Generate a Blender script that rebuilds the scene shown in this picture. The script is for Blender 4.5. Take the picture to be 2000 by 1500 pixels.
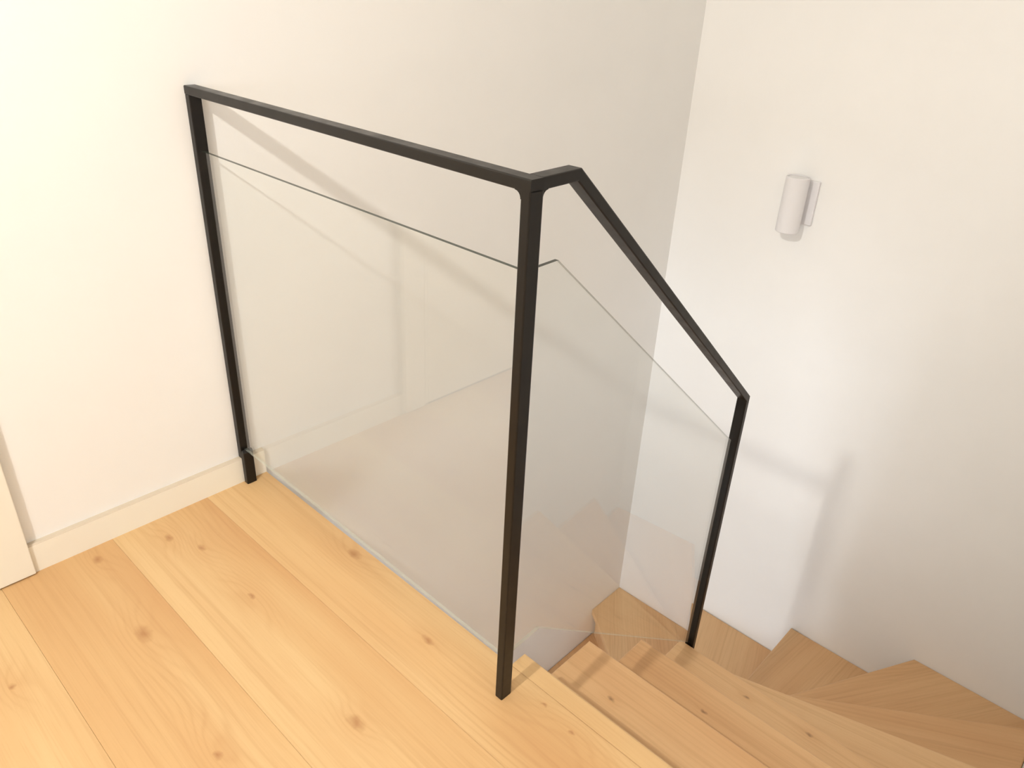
import bpy, bmesh, math, random
from mathutils import Vector, Matrix

random.seed(7)
for o in list(bpy.data.objects):
    bpy.data.objects.remove(o, do_unlink=True)
scn = bpy.context.scene
COL = scn.collection

# ------------------------------------------------------------------ camera
# world: back wall is the plane y=0, the landing floor is z=0, the landing ends
# at x=0 (stairwell beyond), metres.
CAM_POS = Vector((-0.83203, -1.65564, 1.23974))
YAW, PITCH, ROLL, FPX = 0.835933, -0.494718, 0.051724, 1493.325
fwd = Vector((math.sin(YAW)*math.cos(PITCH), math.cos(YAW)*math.cos(PITCH), math.sin(PITCH)))
rgt = fwd.cross(Vector((0, 0, 1))).normalized()
upv = rgt.cross(fwd)
c_, s_ = math.cos(ROLL), math.sin(ROLL)
r2 = c_*rgt + s_*upv
u2 = -s_*rgt + c_*upv
cam_data = bpy.data.cameras.new('camera')
cam_data.sensor_fit = 'HORIZONTAL'
cam_data.sensor_width = 36.0
cam_data.lens = FPX/2000*36.0
cam_data.clip_start = 0.02
cam = bpy.data.objects.new('camera', cam_data)
COL.objects.link(cam)
M = Matrix((r2, u2, -fwd)).transposed().to_4x4()
M.translation = CAM_POS
cam.matrix_world = M
scn.camera = cam

# ------------------------------------------------------------------ view, world
scn.view_settings.view_transform = 'Standard'
scn.view_settings.look = 'None'
scn.view_settings.gamma = 1.0
scn.view_settings.use_curve_mapping = False
scn.view_settings.exposure = -0.08
w = bpy.data.worlds.new('world')
scn.world = w
w.use_nodes = True
w.node_tree.nodes['Background'].inputs[0].default_value = (0.75, 0.85, 1.0, 1)
w.node_tree.nodes['Background'].inputs[1].default_value = 0.4

# light settings (the lamp objects are built with their fixtures)
LAMP_POS = Vector((-1.67, -1.0, 2.22))
LAMP_WATT = 37.0
LAMP_COL = (1.0, 0.98, 0.91)
LAND_WATT = 52.0
LAND_COL = (0.98, 1.0, 1.03)
DAY_WATT = 104.0
DAY_COL = (0.80, 0.88, 1.0)

def area_light(name, loc, target, power, col, shape, sx, sy=None, spread=math.pi):
    d = bpy.data.lights.new(name, 'AREA')
    d.energy = power
    d.color = col
    d.shape = shape
    d.size = sx
    if sy: d.size_y = sy
    d.spread = spread
    o = bpy.data.objects.new(name, d)
    COL.objects.link(o)
    o.location = loc
    o.rotation_euler = (Vector(target)-Vector(loc)).to_track_quat('-Z', 'Y').to_euler()
    return o

# daylight entering through the window of the lower floor
day = area_light('daylight', (-3.36, -0.75, -1.45), (0, -0.75, -1.45), DAY_WATT, DAY_COL, 'RECTANGLE', 1.3, 1.5)

# fill light added behind a made-up landing window, evens out the walls
land_fill = area_light('landing_fill', (-3.36, -2.55, 1.5), (0, -2.55, 1.5), LAND_WATT, LAND_COL, 'RECTANGLE', 1.15, 1.35)

# ------------------------------------------------------------------ node helpers
def srgb(r, g, b):
    f = lambda c: (c/255/12.92) if c/255 <= 0.04045 else ((c/255+0.055)/1.055)**2.4
    return (f(r), f(g), f(b), 1)

def new_mat(name):
    m = bpy.data.materials.new(name)
    m.use_nodes = True
    nt = m.node_tree
    nt.nodes.clear()
    out = nt.nodes.new('ShaderNodeOutputMaterial')
    return m, nt, out

class NT:
    def __init__(s, nt): s.nt = nt
    def n(s, t, **kw):
        nd = s.nt.nodes.new(t)
        for k, v in kw.items(): setattr(nd, k, v)
        return nd
    def l(s, a, b): s.nt.links.new(a, b)
    def val(s, nd, i, v):
        if hasattr(v, 'is_linked') or hasattr(v, 'links'): s.l(v, nd.inputs[i])
        else: nd.inputs[i].default_value = v
    def math(s, op, a, b=None, c=None):
        nd = s.n('ShaderNodeMath', operation=op)
        s.val(nd, 0, a)
        if b is not None: s.val(nd, 1, b)
        if c is not None: s.val(nd, 2, c)
        return nd.outputs[0]
    def vmath(s, op, a, b=None):
        nd = s.n('ShaderNodeVectorMath', operation=op)
        s.val(nd, 0, a)
        if b is not None: s.val(nd, 1, b)
        return nd.outputs['Value'] if op in ('LENGTH', 'DOT_PRODUCT', 'DISTANCE') else nd.outputs[0]
    def noise(s, vec, scale, detail=3, rough=0.5, dist=0.0):
        nd = s.n('ShaderNodeTexNoise')
        s.l(vec, nd.inputs['Vector'])
        nd.inputs['Scale'].default_value = scale
        nd.inputs['Detail'].default_value = detail
        nd.inputs['Roughness'].default_value = rough
        nd.inputs['Distortion'].default_value = dist
        return nd.outputs[0]
    def ramp(s, fac, stops):
        nd = s.n('ShaderNodeValToRGB')
        s.l(fac, nd.inputs[0])
        e = nd.color_ramp.elements
        while len(e) > 1: e.remove(e[-1])
        e[0].position = stops[0][0]; e[0].color = stops[0][1]
        for p, c in stops[1:]:
            x = e.new(p); x.color = c
        return nd.outputs[0]
    def mix(s, fac, a, b, mode='MIX'):
        nd = s.n('ShaderNodeMix', data_type='RGBA', blend_type=mode)
        s.val(nd, 0, fac)
        for i, v in ((6, a), (7, b)): s.val(nd, i, v)
        return nd.outputs[2]
    def maprange(s, v, a, b, c, d):
        nd = s.n('ShaderNodeMapRange')
        s.val(nd, 0, v)
        for i, q in enumerate((a, b, c, d)): nd.inputs[i+1].default_value = q
        return nd.outputs[0]

def paint_mat(name, col, rough=0.6, bump=0.02, var=0.015, scale=260):
    m, nt, out = new_mat(name)
    t = NT(nt)
    b = t.n('ShaderNodeBsdfPrincipled')
    pos = t.n('ShaderNodeNewGeometry').outputs['Position']
    n1 = t.noise(pos, 2.3, 4, 0.6)
    dark = tuple(c*(1-var*3) for c in col[:3])+(1,)
    light = tuple(min(1, c*(1+var)) for c in col[:3])+(1,)
    t.l(t.ramp(n1, [(0.3, dark), (0.6, light)]), b.inputs['Base Color'])
    b.inputs['Roughness'].default_value = rough
    b.inputs['Specular IOR Level'].default_value = 0.25
    if bump:
        bp = t.n('ShaderNodeBump')
        bp.inputs['Strength'].default_value = bump
        bp.inputs['Distance'].default_value = 0.002
        t.l(t.noise(pos, scale, 3, 0.6), bp.inputs['Height'])
        t.l(bp.outputs[0], b.inputs['Normal'])
    t.l(b.outputs[0], out.inputs[0])
    return m

def wood_mat(name, pale, mid, deep, line, knots=(), space='world', rough=0.42, knotcol=None):
    """oak: grain runs along local/world Y, ring lines bend round the knots"""
    m, nt, out = new_mat(name)
    t = NT(nt)
    b = t.n('ShaderNodeBsdfPrincipled')
    rnd = t.n('ShaderNodeObjectInfo').outputs['Random']
    if space == 'world': P = t.n('ShaderNodeNewGeometry').outputs['Position']
    else: P = t.n('ShaderNodeTexCoord').outputs['Object']
    comb = t.n('ShaderNodeCombineXYZ')
    t.l(t.math('MULTIPLY', rnd, 37.0), comb.inputs[2])
    t.l(t.math('MULTIPLY', rnd, 11.0), comb.inputs[1])
    Q = t.vmath('ADD', P, comb.outputs[0])
    st = lambda v: t.vmath('MULTIPLY', Q, v)
    wob = t.noise(st((5, 1.3, 1)), 1.0, 2, 0.5)
    wob2 = t.noise(st((14, 3.5, 1)), 1.0, 2, 0.5)
    sep = t.n('ShaderNodeSeparateXYZ'); t.l(Q, sep.inputs[0])
    phase = t.math('MULTIPLY_ADD', wob, 0.09, sep.outputs[0])
    phase = t.math('MULTIPLY_ADD', wob2, 0.02, phase)
    phase = t.math('MULTIPLY_ADD', t.noise(st((55, 2.2, 1)), 1.0, 2, 0.5), 0.016, phase)
    spot = None
    halo = None
    KP = t.n('ShaderNodeNewGeometry').outputs['Position']
    for (kx, ky, ax, ay, amp, r) in knots:
        d = t.vmath('SUBTRACT', KP, (kx, ky, 0))
        d = t.vmath('MULTIPLY', d, (1/ax, 1/ay, 0))
        q = t.vmath('DOT_PRODUCT', d, d)
        e = t.math('POWER', 2.718, t.math('MULTIPLY', q, -1.0))
        phase = t.math('MULTIPLY_ADD', e, amp, phase)
        halo = e if halo is None else t.math('MAXIMUM', halo, e)
        k = t.vmath('SUBTRACT', KP, (kx, ky, 0))
        k = t.vmath('ADD', k, t.vmath('MULTIPLY', t.vmath('SUBTRACT', t.n_noise3(KP), (0.5, 0.5, 0.5)), (0.012, 0.02, 0)))
        k = t.vmath('LENGTH', t.vmath('MULTIPLY', k, (1/r, 1/(r*1.9), 0)))
        sp = t.maprange(k, 0.15, 1.2, 1.0, 0.0)
        spot = sp if spot is None else t.math('MAXIMUM', spot, sp)
    rings = t.math('SINE', t.math('MULTIPLY', phase, 400.0))
    rings = t.maprange(rings, -1, 1, 0, 1)
    rings = t.math('POWER', rings, 3.0)
    ringamt = t.noise(st((7, 1.0, 1)), 1.0, 2, 0.5)
    ringamt = t.maprange(ringamt, 0.42, 0.68, 0.0, 0.26)
    if halo is not None: ringamt = t.math('MAXIMUM', ringamt, t.math('MULTIPLY', halo, 0.30))
    streak = t.noise(st((26, 0.9, 3)), 1.0, 4, 0.6)
    tone = t.noise(st((4.5, 0.8, 1)), 1.0, 2, 0.5)
    tone = t.math('ADD', tone, t.maprange(rnd, 0, 1, -0.04, 0.04))
    fib = t.noise(st((330, 9, 10)), 1.0, 3, 0.6)
    lines = t.noise(st((95, 1.1, 4)), 1.0, 3, 0.55)
    col = t.ramp(tone, [(0.34, deep), (0.5, mid), (0.64, pale)])
    col = t.mix(t.maprange(streak, 0.35, 0.7, 0.0, 0.35), col, deep)
    col = t.mix(t.math('MULTIPLY', rings, ringamt), col, line)
    col = t.mix(t.maprange(fib, 0.5, 0.8, 0.0, 0.22), col, line)
    col = t.mix(t.maprange(lines, 0.5, 0.72, 0.0, 0.30), col, line)
    if halo is not None:
        col = t.mix(t.math('MULTIPLY', halo, 0.40), col, deep)
        col = t.mix(t.math('MULTIPLY', spot, 0.62), col, knotcol or line)
    t.l(col, b.inputs['Base Color'])
    b.inputs['Roughness'].default_value = rough
    b.inputs['Specular IOR Level'].default_value = 0.35
    bp = t.n('ShaderNodeBump')
    bp.inputs['Strength'].default_value = 0.06
    bp.inputs['Distance'].default_value = 0.001
    t.l(fib, bp.inputs['Height'])
    t.l(bp.outputs[0], b.inputs['Normal'])
    t.l(b.outputs[0], out.inputs[0])
    return m

def _n3(self, P):
    if not hasattr(self, '_c3'):
        nd = self.n('ShaderNodeTexNoise')
        self.l(P, nd.inputs['Vector'])
        nd.inputs['Scale'].default_value = 45
        self._c3 = nd.outputs[1]
    return self._c3
NT.n_noise3 = _n3

def metal_mat(name, col, rough):
    m, nt, out = new_mat(name)
    t = NT(nt)
    b = t.n('ShaderNodeBsdfPrincipled')
    pos = t.n('ShaderNodeNewGeometry').outputs['Position']
    n1 = t.noise(pos, 40, 3, 0.6)
    t.l(t.ramp(n1, [(0.3, tuple(c*0.8 for c in col[:3])+(1,)), (0.7, col)]), b.inputs['Base Color'])
    t.l(t.maprange(t.noise(pos, 25, 3), 0.3, 0.7, rough-0.06, rough+0.06), b.inputs['Roughness'])
    b.inputs['Specular IOR Level'].default_value = 0.32
    t.l(b.outputs[0], out.inputs[0])
    return m

def glass_mat(name, tint, ior=1.5):
    m, nt, out = new_mat(name)
    t = NT(nt)
    g = t.n('ShaderNodeNewGeometry')
    iorv = t.maprange(g.outputs['Backfacing'], 0, 1, ior, 1/ior)
    fr = t.n('ShaderNodeFresnel')
    t.l(iorv, fr.inputs['IOR'])
    tr = t.n('ShaderNodeBsdfTransparent')
    n1 = t.noise(g.outputs['Position'], 3.0, 2)
    t.l(t.ramp(n1, [(0.0, tint), (1.0, tuple(min(1, c*1.005) for c in tint[:3])+(1,))]), tr.inputs[0])
    gl = t.n('ShaderNodeBsdfGlossy')
    gl.inputs['Roughness'].default_value = 0.0
    gl.inputs['Color'].default_value = (1, 1, 1, 1)
    mx = t.n('ShaderNodeMixShader')
    t.l(fr.outputs[0], mx.inputs[0]); t.l(tr.outputs[0], mx.inputs[1]); t.l(gl.outputs[0], mx.inputs[2])
    t.l(mx.outputs[0], out.inputs[0])
    return m

def edge_mat(name, col, clear):
    m, nt, out = new_mat(name)
    t = NT(nt)
    b = t.n('ShaderNodeBsdfPrincipled')
    pos = t.n('ShaderNodeNewGeometry').outputs['Position']
    t.l(t.ramp(t.noise(pos, 60, 2), [(0.3, tuple(c*0.9 for c in col[:3])+(1,)), (0.7, col)]), b.inputs['Base Color'])
    b.inputs['Roughness'].default_value = 0.2
    tr = t.n('ShaderNodeBsdfTransparent')
    tr.inputs[0].default_value = (0.93, 0.97, 0.94, 1)
    mx = t.n('ShaderNodeMixShader')
    mx.inputs[0].default_value = clear
    t.l(b.outputs[0], mx.inputs[1]); t.l(tr.outputs[0], mx.inputs[2])
    t.l(mx.outputs[0], out.inputs[0])
    return m

def emit_mat(name, col, strength):
    m, nt, out = new_mat(name)
    t = NT(nt)
    e = t.n('ShaderNodeEmission')
    e.inputs[0].default_value = col
    e.inputs[1].default_value = strength
    t.l(e.outputs[0], out.inputs[0])
    return m

# knots of the landing boards: x, y, width, length, ring bend, dark spot radius
FK = [(-0.466, -0.063, .040, .075, .035, .009), (-0.314, -0.099, .045, .075, -.040, .008),
      (-0.487, -0.353, .048, .115, .045, .015), (-0.275, -0.409, .036, .120, -.045, .006),
      (-0.028, -0.451, .050, .100, .045, .011), (-0.078, -0.773, .024, .045, -.012, .008),
      (-0.303, -0.831, .040, .070, .030, .012), (-0.516, -0.717, .035, .090, .045, .006),
      (-0.035, -1.130, .050, .100, -.045, .004), (-0.718, -0.313, .035, .060, .025, .006),
      (-0.275, -0.187, .035, .080, .030, .008), (-0.024, -1.050, .012, .020, .0, .0035)]
# knots of treads one to three
SK = [(0.220, -1.056, .016, .03, .010, .0055), (0.498, -1.163, .018, .03, .010, .005),
      (0.786, -1.165, .016, .03, .008, .0045), (0.798, -1.350, .018, .035, .010, .006)]
PALE, MID, DEEP, LINE = srgb(223, 188, 138), srgb(217, 178, 127), srgb(207, 162, 112), srgb(186, 138, 92)
MAT = {}
MAT['floor_wood'] = wood_mat('oak_floor', PALE, MID, DEEP, LINE, FK, 'world', 0.45, srgb(158, 104, 60))
S_PALE, S_MID, S_DEEP, S_LINE = srgb(227, 187, 140), srgb(222, 179, 132), srgb(212, 165, 118), srgb(186, 138, 95)
MAT['stair_wood'] = wood_mat('oak_stair', S_PALE, S_MID, S_DEEP, S_LINE,
    SK,
    'object', 0.45, srgb(100, 66, 40))
MAT['wall'] = paint_mat('wall_paint', srgb(246, 244, 241), 0.7, 0.05, 0.006)
MAT['ceiling'] = paint_mat('ceiling_paint', srgb(246, 243, 238), 0.8, 0.03, 0.006)
MAT['trim'] = paint_mat('trim_lacquer', srgb(244, 238, 224), 0.4, 0.0, 0.004)
MAT['trim_top'] = paint_mat('trim_beige_edge', srgb(214, 200, 180), 0.7, 0.0, 0.01)  # beige-grey, darker than the trim, for the baseboard's upward faces
MAT['dark_gap'] = paint_mat('gap_shade_paint', srgb(60, 48, 38), 0.8, 0.0, 0.02)  # dark colour standing in for shade in the gap under the door
MAT['steel'] = metal_mat('black_lacquered_steel', srgb(25, 21, 18), 0.34)
MAT['glass'] = glass_mat('clear_glass', (0.985, 0.992, 0.987, 1))
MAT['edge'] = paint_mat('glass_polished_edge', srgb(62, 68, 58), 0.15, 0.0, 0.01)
MAT['edge_low'] = edge_mat('glass_lower_edge', srgb(226, 230, 218), 0.72)  # light passing through the lower edge, put into a paler colour
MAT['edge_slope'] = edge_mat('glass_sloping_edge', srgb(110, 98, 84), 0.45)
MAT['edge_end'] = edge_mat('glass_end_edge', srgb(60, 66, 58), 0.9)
MAT['lamp_white'] = paint_mat('lamp_white_lacquer', srgb(236, 233, 234), 0.45, 0.0, 0.004)
MAT['lamp_lens'] = paint_mat('lamp_frosted_lens', srgb(232, 230, 230), 0.3, 0.0, 0.004)
MAT['plaster'] = paint_mat('stair_soffit_plaster', srgb(240, 238, 235), 0.8, 0.03, 0.006)
MAT['window_frame'] = paint_mat('window_frame_white', srgb(235, 235, 235), 0.4, 0.0, 0.004)

# ------------------------------------------------------------------ mesh helpers
def box_bm(bm, x0, x1, y0, y1, z0, z1):
    v = [bm.verts.new((x, y, z)) for x in (x0, x1) for y in (y0, y1) for z in (z0, z1)]
    for f in ((0, 1, 3, 2), (4, 6, 7, 5), (0, 4, 5, 1), (2, 3, 7, 6), (0, 2, 6, 4), (1, 5, 7, 3)):
        bm.faces.new([v[i] for i in f])

def prism_bm(bm, pts, ext):
    """pts: list of 3D points (planar loop); ext: extrusion vector"""
    ext = Vector(ext)
    a = [bm.verts.new(p) for p in pts]
    b = [bm.verts.new(Vector(p)+ext) for p in pts]
    n = len(pts)
    bm.faces.new(a); bm.faces.new(list(reversed(b)))
    for i in range(n):
        j = (i+1) % n
        bm.faces.new((a[j], a[i], b[i], b[j]))

def finish(bm, bev=0.0, seg=2, minlen=0.0):
    bmesh.ops.recalc_face_normals(bm, faces=bm.faces)
    if bev:
        es = [e for e in bm.edges if len(e.link_faces) == 2 and e.calc_face_angle(0) > 0.6 and e.calc_length() > minlen]
        bmesh.ops.bevel(bm, geom=es, offset=bev, segments=seg, affect='EDGES', profile=0.5, clamp_overlap=True)
    return bm

def obj(name, bm, mats, parent=None, origin=None, rotz=0.0):
    bmesh.ops.recalc_face_normals(bm, faces=bm.faces)
    if origin is not None:
        T = Matrix.Translation(Vector(origin)) @ Matrix.Rotation(rotz, 4, 'Z')
        bmesh.ops.transform(bm, matrix=T.inverted(), verts=bm.verts)
    me = bpy.data.meshes.new(name)
    bm.to_mesh(me); bm.free()
    for m in (mats if isinstance(mats, (list, tuple)) else [mats]): me.materials.append(MAT[m])
    o = bpy.data.objects.new(name, me)
    COL.objects.link(o)
    if origin is not None:
        o.location = origin
        o.rotation_euler = (0, 0, rotz)
    if parent is not None:
        o.parent = parent
        o.matrix_parent_inverse = Matrix.Translation(parent.location).inverted()
    return o

def box(name, x0, x1, y0, y1, z0, z1, mat, parent=None, bev=0.0, seg=2):
    bm = bmesh.new()
    box_bm(bm, x0, x1, y0, y1, z0, z1)
    finish(bm, bev, seg)
    return obj(name, bm, mat, parent, origin=((x0+x1)/2, (y0+y1)/2, z0))

def empty(name, loc, label=None, cat=None):
    o = bpy.data.objects.new(name, None)
    COL.objects.link(o)
    o.location = loc
    o.empty_display_size = 0.1
    if label: o['label'] = label
    if cat: o['category'] = cat
    return o

def struct(o, label=None):
    o['kind'] = 'structure'
    if label: o['label'] = label
    return o

# ------------------------------------------------------------------ dimensions
XR = 1.965            # right wall
YN = -1.834           # wall on the near side of the stair flight
XL, YF = -3.3, -3.3   # far ends of the landing room behind the camera
ZC, ZB = 2.4, -2.66   # ceiling, lower floor
RH = 0.19             # riser height
YC = -0.917           # line between the two flights
NX = [0.0445, 0.3215, 0.5848, 0.8365]   # nosings of landing and treads 1-3
SLAB = 0.30

# ------------------------------------------------------------------ structure
struct(box('wall_back', XL-0.1, XR+0.1, 0, 0.1, ZB, ZC, 'wall'), 'plain off-white painted wall behind the glass railing')
struct(box('wall_right', XR, XR+0.1, YN-0.1, 0, ZB, ZC, 'wall'), 'plain off-white wall of the stairwell carrying the wall lamp')
struct(box('wall_front', 0.05, XR, YN-0.1, YN, ZB, ZC, 'wall'), 'plain white wall along the near side of the stairs')
struct(box('wall_entry', XL, XR, YF-0.1, YF, ZB, ZC, 'wall'), 'plain white wall behind the landing')
struct(box('wall_side', 0.05, 0.15, YF, YN-0.1, ZB, ZC, 'wall'), 'plain white wall closing the landing beside the stairs')
struct(box('ceiling', XL-0.1, XR+0.1, YF-0.1, 0.1, ZC, ZC+0.1, 'ceiling'), 'white ceiling over landing and stairwell')
# left wall with the window opening on the lower floor
WY0, WY1, WZ0, WZ1 = -1.45, -0.10, -2.2, -0.7
UY0, UY1, UZ0, UZ1 = -3.15, -1.95, 0.80, 2.20  # opening for the added landing window
bm = bmesh.new()
box_bm(bm, XL-0.1, XL, YF, 0, UZ1, ZC)
box_bm(bm, XL-0.1, XL, YF, UY0, UZ0, UZ1)
box_bm(bm, XL-0.1, XL, UY1, 0, UZ0, UZ1)
box_bm(bm, XL-0.1, XL, YF, 0, WZ1, UZ0)
box_bm(bm, XL-0.1, XL, YF, 0, ZB, WZ0)
box_bm(bm, XL-0.1, XL, YF, WY0, WZ0, WZ1)
box_bm(bm, XL-0.1, XL, WY1, 0, WZ0, WZ1)
struct(obj('wall_left', bm, 'wall', origin=(XL, YF/2, ZB)), 'plain white wall at the far end of the landing')
def window(name, y0, y1, zlo, zhi, label):
    win = struct(empty(name, (XL-0.05, (y0+y1)/2, zlo)), label)
    ym = (y0+y1)/2
    for a, b_, c, d in ((y0, y1, zlo, zlo+.05), (y0, y1, zhi-.05, zhi), (y0, y0+.05, zlo+.05, zhi-.05),
                        (y1-.05, y1, zlo+.05, zhi-.05), (ym-.025, ym+.025, zlo+.05, zhi-.05)):
        box('window_frame', XL-0.055, XL-0.005, a, b_, c, d, 'window_frame', win)
    for a, b_ in ((y0+.05, ym-.025), (ym+.025, y1-.05)):
        box('pane', XL-0.032, XL-0.028, a, b_, zlo+.05, zhi-.05, 'glass', win)
window('window_1', WY0, WY1, WZ0, WZ1, 'white framed window of the lower floor')
window('added_window', UY0, UY1, UZ0, UZ1, 'white framed window added on the landing for fill light')  # unseen window, added as the source of the landing fill
struct(box('floor_lower', XL, XR, YF, 0, ZB-0.1, ZB, 'floor_wood'), 'oak floor of the storey below')

# landing slab with separate oak boards
fl = struct(box('floor', XL, 0.0, YF, 0, -SLAB, -0.014, 'plaster'), 'light oak plank floor of the landing')
seams = [0.0, -0.1725, -0.4125, -0.6505]
while seams[-1] > XL+0.24: seams.append(seams[-1]-0.2385)
seams.append(XL)
G = 0.00015
for i in range(len(seams)-1):
    x1, x0 = seams[i], seams[i+1]
    cuts = [0.0, -2.2 + 0.55*((i*2) % 3), YF] if i else [0.0, YF]
    for j in range(len(cuts)-1):
        y1, y0 = cuts[j], cuts[j+1]
        bm = bmesh.new()
        box_bm(bm, x0+G*(x0 > XL), x1-(G if i else 0), y0+G*(j < len(cuts)-2), y1-G*(j > 0), -0.014, 0)
        finish(bm, 0.0004, 1)
        obj('plank', bm, 'floor_wood', fl, origin=((x0+x1)/2, (y0+y1)/2, -0.014))

# ------------------------------------------------------------------ baseboards, door
BBH, BBT = 0.074, 0.013
def baseboard(name, x0, x1, label):
    bm = bmesh.new()
    prof = [(0, 0), (-BBT, 0), (-BBT, BBH-0.004), (-BBT+0.003, BBH), (0, BBH)]
    prism_bm(bm, [(x0, y, z) for y, z in prof], (x1-x0, 0, 0))
    bm.normal_update()
    bmesh.ops.recalc_face_normals(bm, faces=bm.faces)
    for f in bm.faces:
        if f.normal.z > 0.3: f.material_index = 1
    return struct(obj(name, bm, ['trim', 'trim_top'], origin=((x0+x1)/2, 0, 0)), label)
CX1, CX0 = -0.580, -0.668      # right casing of the door
baseboard('baseboard_back', CX1, 0.0, 'low cream baseboard between door casing and railing post')
DX0 = CX0-0.80
door = struct(empty('door_1', ((DX0+CX1)/2, 0, 0)), 'cream lacquered door with flat casing in the back wall')
box('casing', CX0, CX1, -0.022, 0, 0.003, 2.12, 'trim', door, 0.002)
box('casing', DX0-0.088, DX0, -0.022, 0, 0.003, 2.12, 'trim', door, 0.002)
box('casing', DX0, CX0, -0.022, 0, 2.04, 2.12, 'trim', door, 0.002)
box('door_leaf', DX0+0.003, CX0-0.003, -0.020, 0, 0.008, 2.037, 'trim', door, 0.002)
box('door_gap_shade', DX0-0.086, CX1-0.002, -0.016, 0, 0.0, 0.0075, 'dark_gap', door)  # strip added to paint the shaded gap below casing and leaf
bm = bmesh.new()
box_bm(bm, DX0+0.05, DX0+0.18, -0.07, -0.056, 1.01, 1.03)
box_bm(bm, DX0+0.05, DX0+0.07, -0.06, -0.020, 1.01, 1.03)
finish(bm, 0.003)
obj('door_handle', bm, 'steel', door, origin=(DX0+0.06, -0.02, 1.02))
baseboard('baseboard_left', XL, DX0-0.088, 'low cream baseboard on the far side of the door')
struct(box('baseboard_side', XL, XL+BBT, YF, -BBT, 0, BBH, 'trim'), 'low cream baseboard along the far landing wall')

# ------------------------------------------------------------------ staircase
YW, XW, Y0 = YN+0.0015, XR-0.0015, -0.0015   # stair pieces stop just clear of the walls
stair = empty('staircase', (1.0, YC, ZB), 'winding oak staircase with wedge-shaped treads going down beside the glass railing', 'staircase')
TT = 0.034   # tread thickness
YE = -0.912  # open ends of the upper straight treads
def tread(poly, ztop, grain, name='tread', bev=0.006, mat='stair_wood'):
    bm = bmesh.new()
    prism_bm(bm, [(x, y, ztop-TT) for x, y in poly], (0, 0, TT))
    bmesh.ops.recalc_face_normals(bm, faces=bm.faces)
    es = [e for e in bm.edges if abs(e.verts[0].co.z-e.verts[1].co.z) < 1e-6 and (name == 'tread' or e.verts[0].co.x+e.verts[1].co.x > 0.005)]
    bmesh.ops.bevel(bm, geom=es, offset=bev, segments=3, affect='EDGES', profile=0.5, clamp_overlap=True)
    cx = sum(p[0] for p in poly)/len(poly); cy = sum(p[1] for p in poly)/len(poly)
    return obj(name, bm, mat, stair, origin=(cx, cy, ztop-TT), rotz=grain)

def riser(a, b, ztop, zbot, back):
    """vertical board under the nosing line a-b, set back by 'back' (towards the upper side)"""
    a, b = Vector((a[0], a[1])), Vector((b[0], b[1]))
    d = (b-a).normalized()
    n = Vector((d.y, -d.x))*back[0]
    off = n*back[1]
    t = n*0.014
    bm = bmesh.new()
    p = [a+off, b+off, b+off+t, a+off+t]
    prism_bm(bm, [(min(q.x, XW), min(max(q.y, YW), Y0), zbot) for q in p], (0, 0, ztop-zbot))
    m = (a+b)/2
    ang = math.atan2(d.y, d.x)
    return obj('riser', bm, 'stair_wood', stair, origin=(m.x, m.y, zbot), rotz=ang)

# nosing of the landing
tread([(0.0006, YW), (NX[0], YW), (NX[0], -0.938), (0.0006, -0.938)], 0.0, 0, 'nosing', 0.006, 'floor_wood')
SB = 0.028
YS = -0.915
# nosing lines N0..N9 as (inner point, outer point); the descending side is to the left when seen from inner
def mir(p): return (p[0], 2*YC-p[1])
# points where nosing lines end
N4i, N4o = (0.972, YE), (1.260, YW)
N5i, N5o = (1.066, YE), (1.724, YW)
N6i, N6o = (1.075, -0.940), (XW, -1.405)
N7i, N7o = (1.045, YC), (XW, YC)
for i in (1, 2, 3):
    tread([(NX[i-1]-SB-0.016, YW), (NX[i], YW), (NX[i], YE), (NX[i-1]-SB-0.016, YE)], -i*RH, 0)
for i in (0, 1, 2, 3):
    riser((NX[i], YE-0.002 if i else -0.938), (NX[i], YW), -i*RH-TT if i else -0.034, -(i+1)*RH, (1, SB))
z = lambda k: -k*RH
# winders: polygon of tread k lies between nosing line k-1 (pulled back) and nosing line k
tread([(NX[3]-0.042, YE), (NX[3]-0.042, YW), N4o, N4i], z(4), math.radians(12))
tread([(0.93, YE), (1.21, YW), N5o, N5i], z(5), math.radians(30))
tread([(1.02, YE), (1.67, YW), (XW, YW), N6o, N6i], z(6), math.radians(58))
tread([(1.03, -0.945), (XW, -1.455), (XW, YC), (1.03, YC)], z(7), math.radians(85))
tread([(1.045, YC-0.04), (XW, YC-0.04), mir(N6o), mir(N6i)], z(8), math.radians(-72))
tread([(1.045, YC+0.005), mir((1.075, -0.90)), (XW, mir(N6o)[1]-0.05), (XW, Y0), (mir(N5o)[0], Y0), mir(N5i)], z(9), math.radians(-52))
tread([(1.09, YC+0.005), (1.77, Y0), (mir(N4o)[0], Y0), (0.972, YC+0.005)], z(10), math.radians(-28))
tread([(1.02, YC+0.005), (1.30, Y0), (NX[3], Y0), (NX[3], YC+0.005)], z(11), math.radians(-8))
tread([(NX[3]+0.042, YC+0.005), (NX[3]+0.042, Y0), (NX[2], Y0), (NX[2], YC+0.005)], z(12), 0)
tread([(NX[2]+0.042, YC+0.005), (NX[2]+0.042, Y0), (NX[1], Y0), (NX[1], YC+0.005)], z(13), 0)
riser(N4i, N4o, z(4)-TT, z(5), (1, SB))
riser(N5i, N5o, z(5)-TT, z(6), (1, SB))
riser(N6i, N6o, z(6)-TT, z(7), (1, SB))
riser(N7i, N7o, z(7)-TT, z(8), (1, SB))
riser(mir(N6i), mir(N6o), z(8)-TT, z(9), (1, SB))
riser((1.066, YC+0.005), mir(N5o), z(9)-TT, z(10), (1, SB))
riser((0.972, YC+0.005), mir(N4o), z(10)-TT, z(11), (1, SB))
for k, i in ((11, 3), (12, 2), (13, 1)):
    riser((NX[i], YC+0.005), (NX[i], Y0), z(k)-TT, z(k+1), (1, SB))
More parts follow.
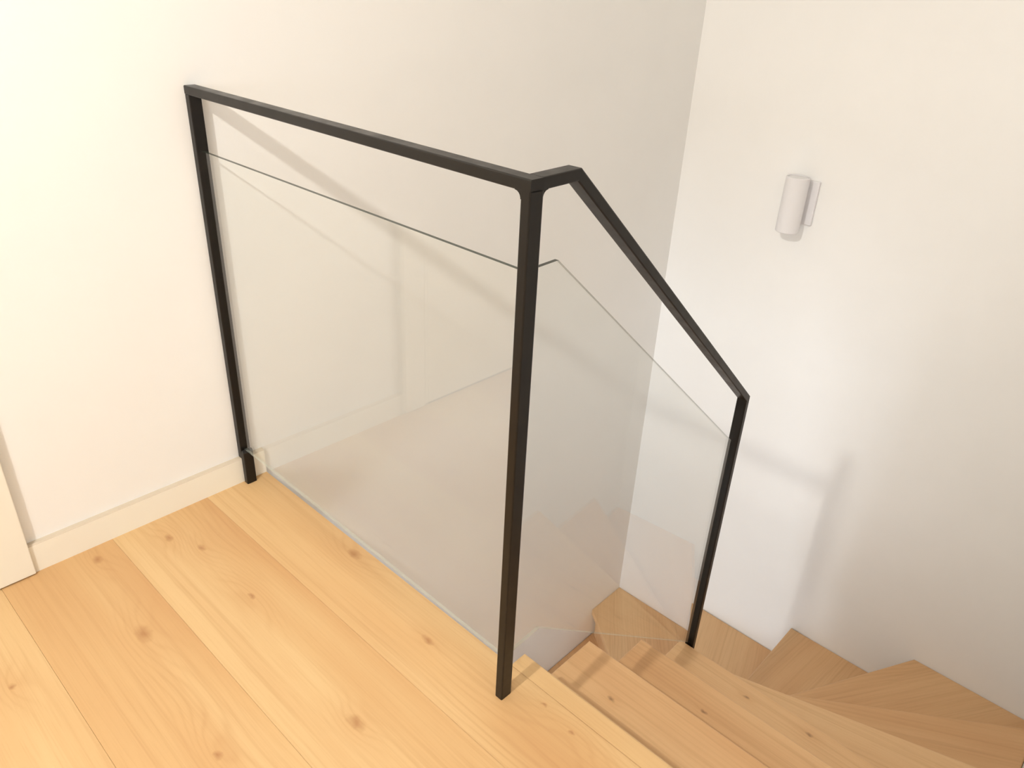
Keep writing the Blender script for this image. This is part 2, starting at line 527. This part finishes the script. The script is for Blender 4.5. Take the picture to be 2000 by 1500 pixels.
# inner string joining the straight treads from below, hidden under the tread ends
bm = bmesh.new()
pts = [(0.0, -0.05), (0.0, -0.42), (NX[3]+0.10, -1.05), (NX[3]+0.10, -0.80), (NX[3]-SB-0.014, -0.80), (NX[3]-SB-0.014, z(3)-TT),
       (NX[2]-SB-0.014, z(3)-TT), (NX[2]-SB-0.014, z(2)-TT), (NX[1]-SB-0.014, z(2)-TT), (NX[1]-SB-0.014, z(1)-TT),
       (NX[0]-SB-0.014, z(1)-TT), (NX[0]-SB-0.014, -0.05)]
prism_bm(bm, [(x, -0.962, q) for x, q in pts], (0, 0.02, 0))
obj('string_board', bm, 'stair_wood', stair, origin=(0.4, -0.95, -1.0))

# ------------------------------------------------------------------ railing
rail = empty('stair_railing', (-0.06, -0.97, 0.0), 'black steel framed railing with clear glass panels round the landing edge and down the stairs', 'railing')
FW, FT = 0.027, 0.018      # profile: width across the panel, thickness in the panel plane
A1 = Vector((-0.0665, 0.0))        # outer (landing side) line of frame one, at the back wall
A2 = Vector((-0.0756, -0.9874))    # outer corner of the corner post
B3 = Vector((0.842, -0.953))       # landing-side front corner of the lower post
d1 = (A1-A2).normalized(); n1 = Vector((-d1.y, d1.x))
if n1.x < 0: n1 = -n1
d2 = (B3-A2).normalized(); n2 = Vector((-d2.y, d2.x))
if n2.y < 0: n2 = -n2
L1 = (A1-A2).length
L2 = (B3-A2).length
def P1(s, t, zz):   # s along frame one from the corner post, t across
    q = A2+d1*s+n1*t
    return Vector((q.x, q.y, zz))
def P2(s, t, zz):   # s along frame two from the corner post
    q = A2+d2*s+n2*t
    return Vector((q.x, q.y, zz))
def fprism(name, P, outline, t0=0.0, t1=FW, bev=0.0022, mat='steel', parent=rail, seg=2, minlen=0.05):
    bm = bmesh.new()
    a = [P(s, t0, zz) for s, zz in outline]
    prism_bm(bm, a, P(0, t1, 0)-P(0, t0, 0))
    finish(bm, bev, seg, minlen)
    return obj(name, bm, mat, parent, origin=a[0])
HT = 1.0
# wall post with its foot standing in front of the baseboard
p1 = fprism('post', P1, [(L1-FT, BBH+0.001), (L1, BBH+0.001), (L1, HT-FT), (L1-FT, HT-FT)], bev=0.0018)
fprism('post_foot', P1, [(L1-BBT-FT-0.001, 0), (L1-BBT-0.001, 0), (L1-BBT-0.001, BBH+0.010), (L1-BBT-0.010, 0.102), (L1-BBT-FT-0.001, 0.096)], bev=0.0025, parent=p1)
# corner post with rounded gussets under both handrails
R = 0.011
def fillet(s0, zt):
    pts = [(s0-0.002, zt+0.002), (s0+R, zt+0.002), (s0+R, zt)]
    for k in range(1, 8):
        a = math.pi/2+math.pi/2*k/8
        pts.append((s0+R+R*math.cos(a), zt-R+R*math.sin(a)))
    pts += [(s0, zt-R), (s0-0.002, zt-R)]
    return pts
pc = fprism('post', P1, [(0, 0), (FT, 0), (FT, HT-FT+0.0024), (0, HT-FT+0.0024)])
fprism('weld_fillet', P1, fillet(FT, HT-FT), bev=0, parent=pc)
fprism('weld_fillet', P2, fillet(FW, HT-FT), bev=0, parent=pc)
# handrail over panel one (runs to the corner), short level piece, sloping piece
fprism('handrail', P1, [(0.0, HT-FT), (L1, HT-FT), (L1, HT), (0.0, HT)])
SBEND = 0.113
SL = -0.827
zt3 = 0.309        # top outer corner of lower post
S3 = L2+FT
SLT = (zt3-HT)/(S3-SBEND)
kk = math.sqrt(1+SLT*SLT)
off = FT*kk                                    # vertical thickness of the sloping rail
sb_low = SBEND-(FT-off)/SLT*-1                 # where the undersides meet
sb_low = SBEND+(off-FT)/SLT
fprism('handrail', P2, [(FW-0.0005, HT-FT), (sb_low, HT-FT), (SBEND, HT), (FW-0.0005, HT)])
zi = HT+SLT*(L2-SBEND)-off                     # underside at inner face of the lower post
fprism('handrail', P2, [(sb_low, HT-FT), (L2, zi), (S3, zt3), (SBEND, HT)])
fprism('post', P2, [(L2, -4*RH), (S3, -4*RH), (S3, zt3-0.0005), (L2, zi)])

def glass_panel(name, P, outline, tmid, th, low, parent=rail):
    bm = bmesh.new()
    a = [P(s, tmid-th/2, zz) for s, zz in outline]
    prism_bm(bm, a, P(0, th, 0)-P(0, 0, 0))
    bmesh.ops.recalc_face_normals(bm, faces=bm.faces)
    bm.normal_update()
    nn = (P(0, 1, 0)-P(0, 0, 0)).normalized()
    for f in bm.faces:
        if abs(f.normal.dot(nn)) < 0.5:
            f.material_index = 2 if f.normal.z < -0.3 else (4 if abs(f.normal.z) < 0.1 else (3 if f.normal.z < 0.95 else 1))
    return obj(name, bm, ['glass', 'edge', 'edge_low', 'edge_slope', 'edge_end'], parent, origin=a[0])
HG = 0.8674
g1 = glass_panel('glass_panel', P1, [(FT, 0.101), (L1-BBT-0.012, 0.101), (L1-FT, 0.101), (L1-FT, HG), (FT, HG)], FW/2, 0.007, 0)
g1['label'] = 'clear rectangular glass panel'
GB = 0.087
zg = HG+SLT*(L2-GB)
g2 = glass_panel('glass_panel', P2, [(FW, 0.097), (0.118, 0.097), (L2, 0.097-0.827*(L2-0.118)), (L2, zg), (GB, HG), (FW, HG)], FW/2, 0.007, 0)
g2['label'] = 'clear glass panel sloping down the stairs'
# ------------------------------------------------------------------ wall lamp
lamp = empty('wall_lamp', (XR, -0.52, 0.54), 'small white cylindrical up-and-down wall lamp on the stairwell wall', 'lamp')
def lathe(bm, prof, cx, cy, n=40):
    rings = []
    for r, zz in prof:
        rings.append([bm.verts.new((cx+r*math.cos(2*math.pi*i/n), cy+r*math.sin(2*math.pi*i/n), zz)) for i in range(n)])
    for a, b_ in zip(rings, rings[1:]):
        for i in range(n):
            bm.faces.new((a[i], a[(i+1) % n], b_[(i+1) % n], b_[i]))
    bm.faces.new(list(reversed(rings[0]))); bm.faces.new(rings[-1])
def smooth(o, ang=0.6):
    me = o.data
    for p in me.polygons: p.use_smooth = True
    me.set_sharp_from_angle(angle=ang)
LX, LY, LR = 1.893, -0.521, 0.042
bm = bmesh.new()
z0, z1 = 0.440, 0.640
lathe(bm, [(LR-.005, z0+.008), (LR-.005, z0), (LR-.0015, z0), (LR, z0+.002), (LR, z1-.002), (LR-.0015, z1), (LR-.005, z1), (LR-.005, z1-.008)], LX, LY)
smooth(obj('lamp_body', bm, 'lamp_white', lamp, origin=(LX, LY, z0)))
for zz in (z0+0.004, z1-0.006):
    bm = bmesh.new()
    lathe(bm, [(LR-.006, zz), (LR-.006, zz+.003)], LX, LY)
    smooth(obj('lens', bm, 'lamp_lens', lamp, origin=(LX, LY, zz)))
box('wall_plate', XR-0.014, XR, -0.580, -0.480, 0.462, 0.622, 'lamp_white', lamp, 0.003)
box('bracket', LX+LR-0.006, XR-0.014, LY-0.02, LY+0.02, 0.50, 0.58, 'lamp_white', lamp, 0.002)

# ------------------------------------------------------------------ ceiling spotlight
AIM = (Vector((1.9, -0.7, 0.3))-LAMP_POS).normalized()
sp = empty('ceiling_spotlight', (LAMP_POS.x, LAMP_POS.y, ZC), 'small white adjustable spotlight hanging from the landing ceiling', 'ceiling light')
MAT['spot_glow'] = emit_mat('spot_glow', LAMP_COL+(1,), 6.0)
back = LAMP_POS-AIM*0.05
bm = bmesh.new()
lathe(bm, [(0.050, ZC-.020), (0.055, ZC-.016), (0.055, ZC-.0005)], back.x, back.y)
smooth(obj('ceiling_rose', bm, 'lamp_white', sp, origin=(back.x, back.y, ZC-.02)))
bm = bmesh.new()
lathe(bm, [(0.008, back.z), (0.008, ZC-.019)], back.x, back.y, 16)
smooth(obj('stem', bm, 'lamp_white', sp, origin=(back.x, back.y, back.z)))
q = AIM.to_track_quat('Z', 'Y').to_matrix().to_4x4()
bm = bmesh.new()
lathe(bm, [(0.034, -0.10), (0.041, -0.095), (0.041, 0.004), (0.038, 0.004), (0.038, -0.004)], 0, 0, 32)
bmesh.ops.transform(bm, matrix=Matrix.Translation(LAMP_POS) @ q, verts=bm.verts)
smooth(obj('spot_head', bm, 'lamp_white', sp, origin=LAMP_POS))
bm = bmesh.new()
lathe(bm, [(0.037, -0.003), (0.037, -0.001)], 0, 0, 32)
bmesh.ops.transform(bm, matrix=Matrix.Translation(LAMP_POS) @ q, verts=bm.verts)
smooth(obj('diffuser', bm, 'spot_glow', sp, origin=LAMP_POS))
area_light('spot_lamp', LAMP_POS+AIM*0.006, LAMP_POS+AIM, LAMP_WATT, LAMP_COL, 'DISK', 0.072, math.radians(96))
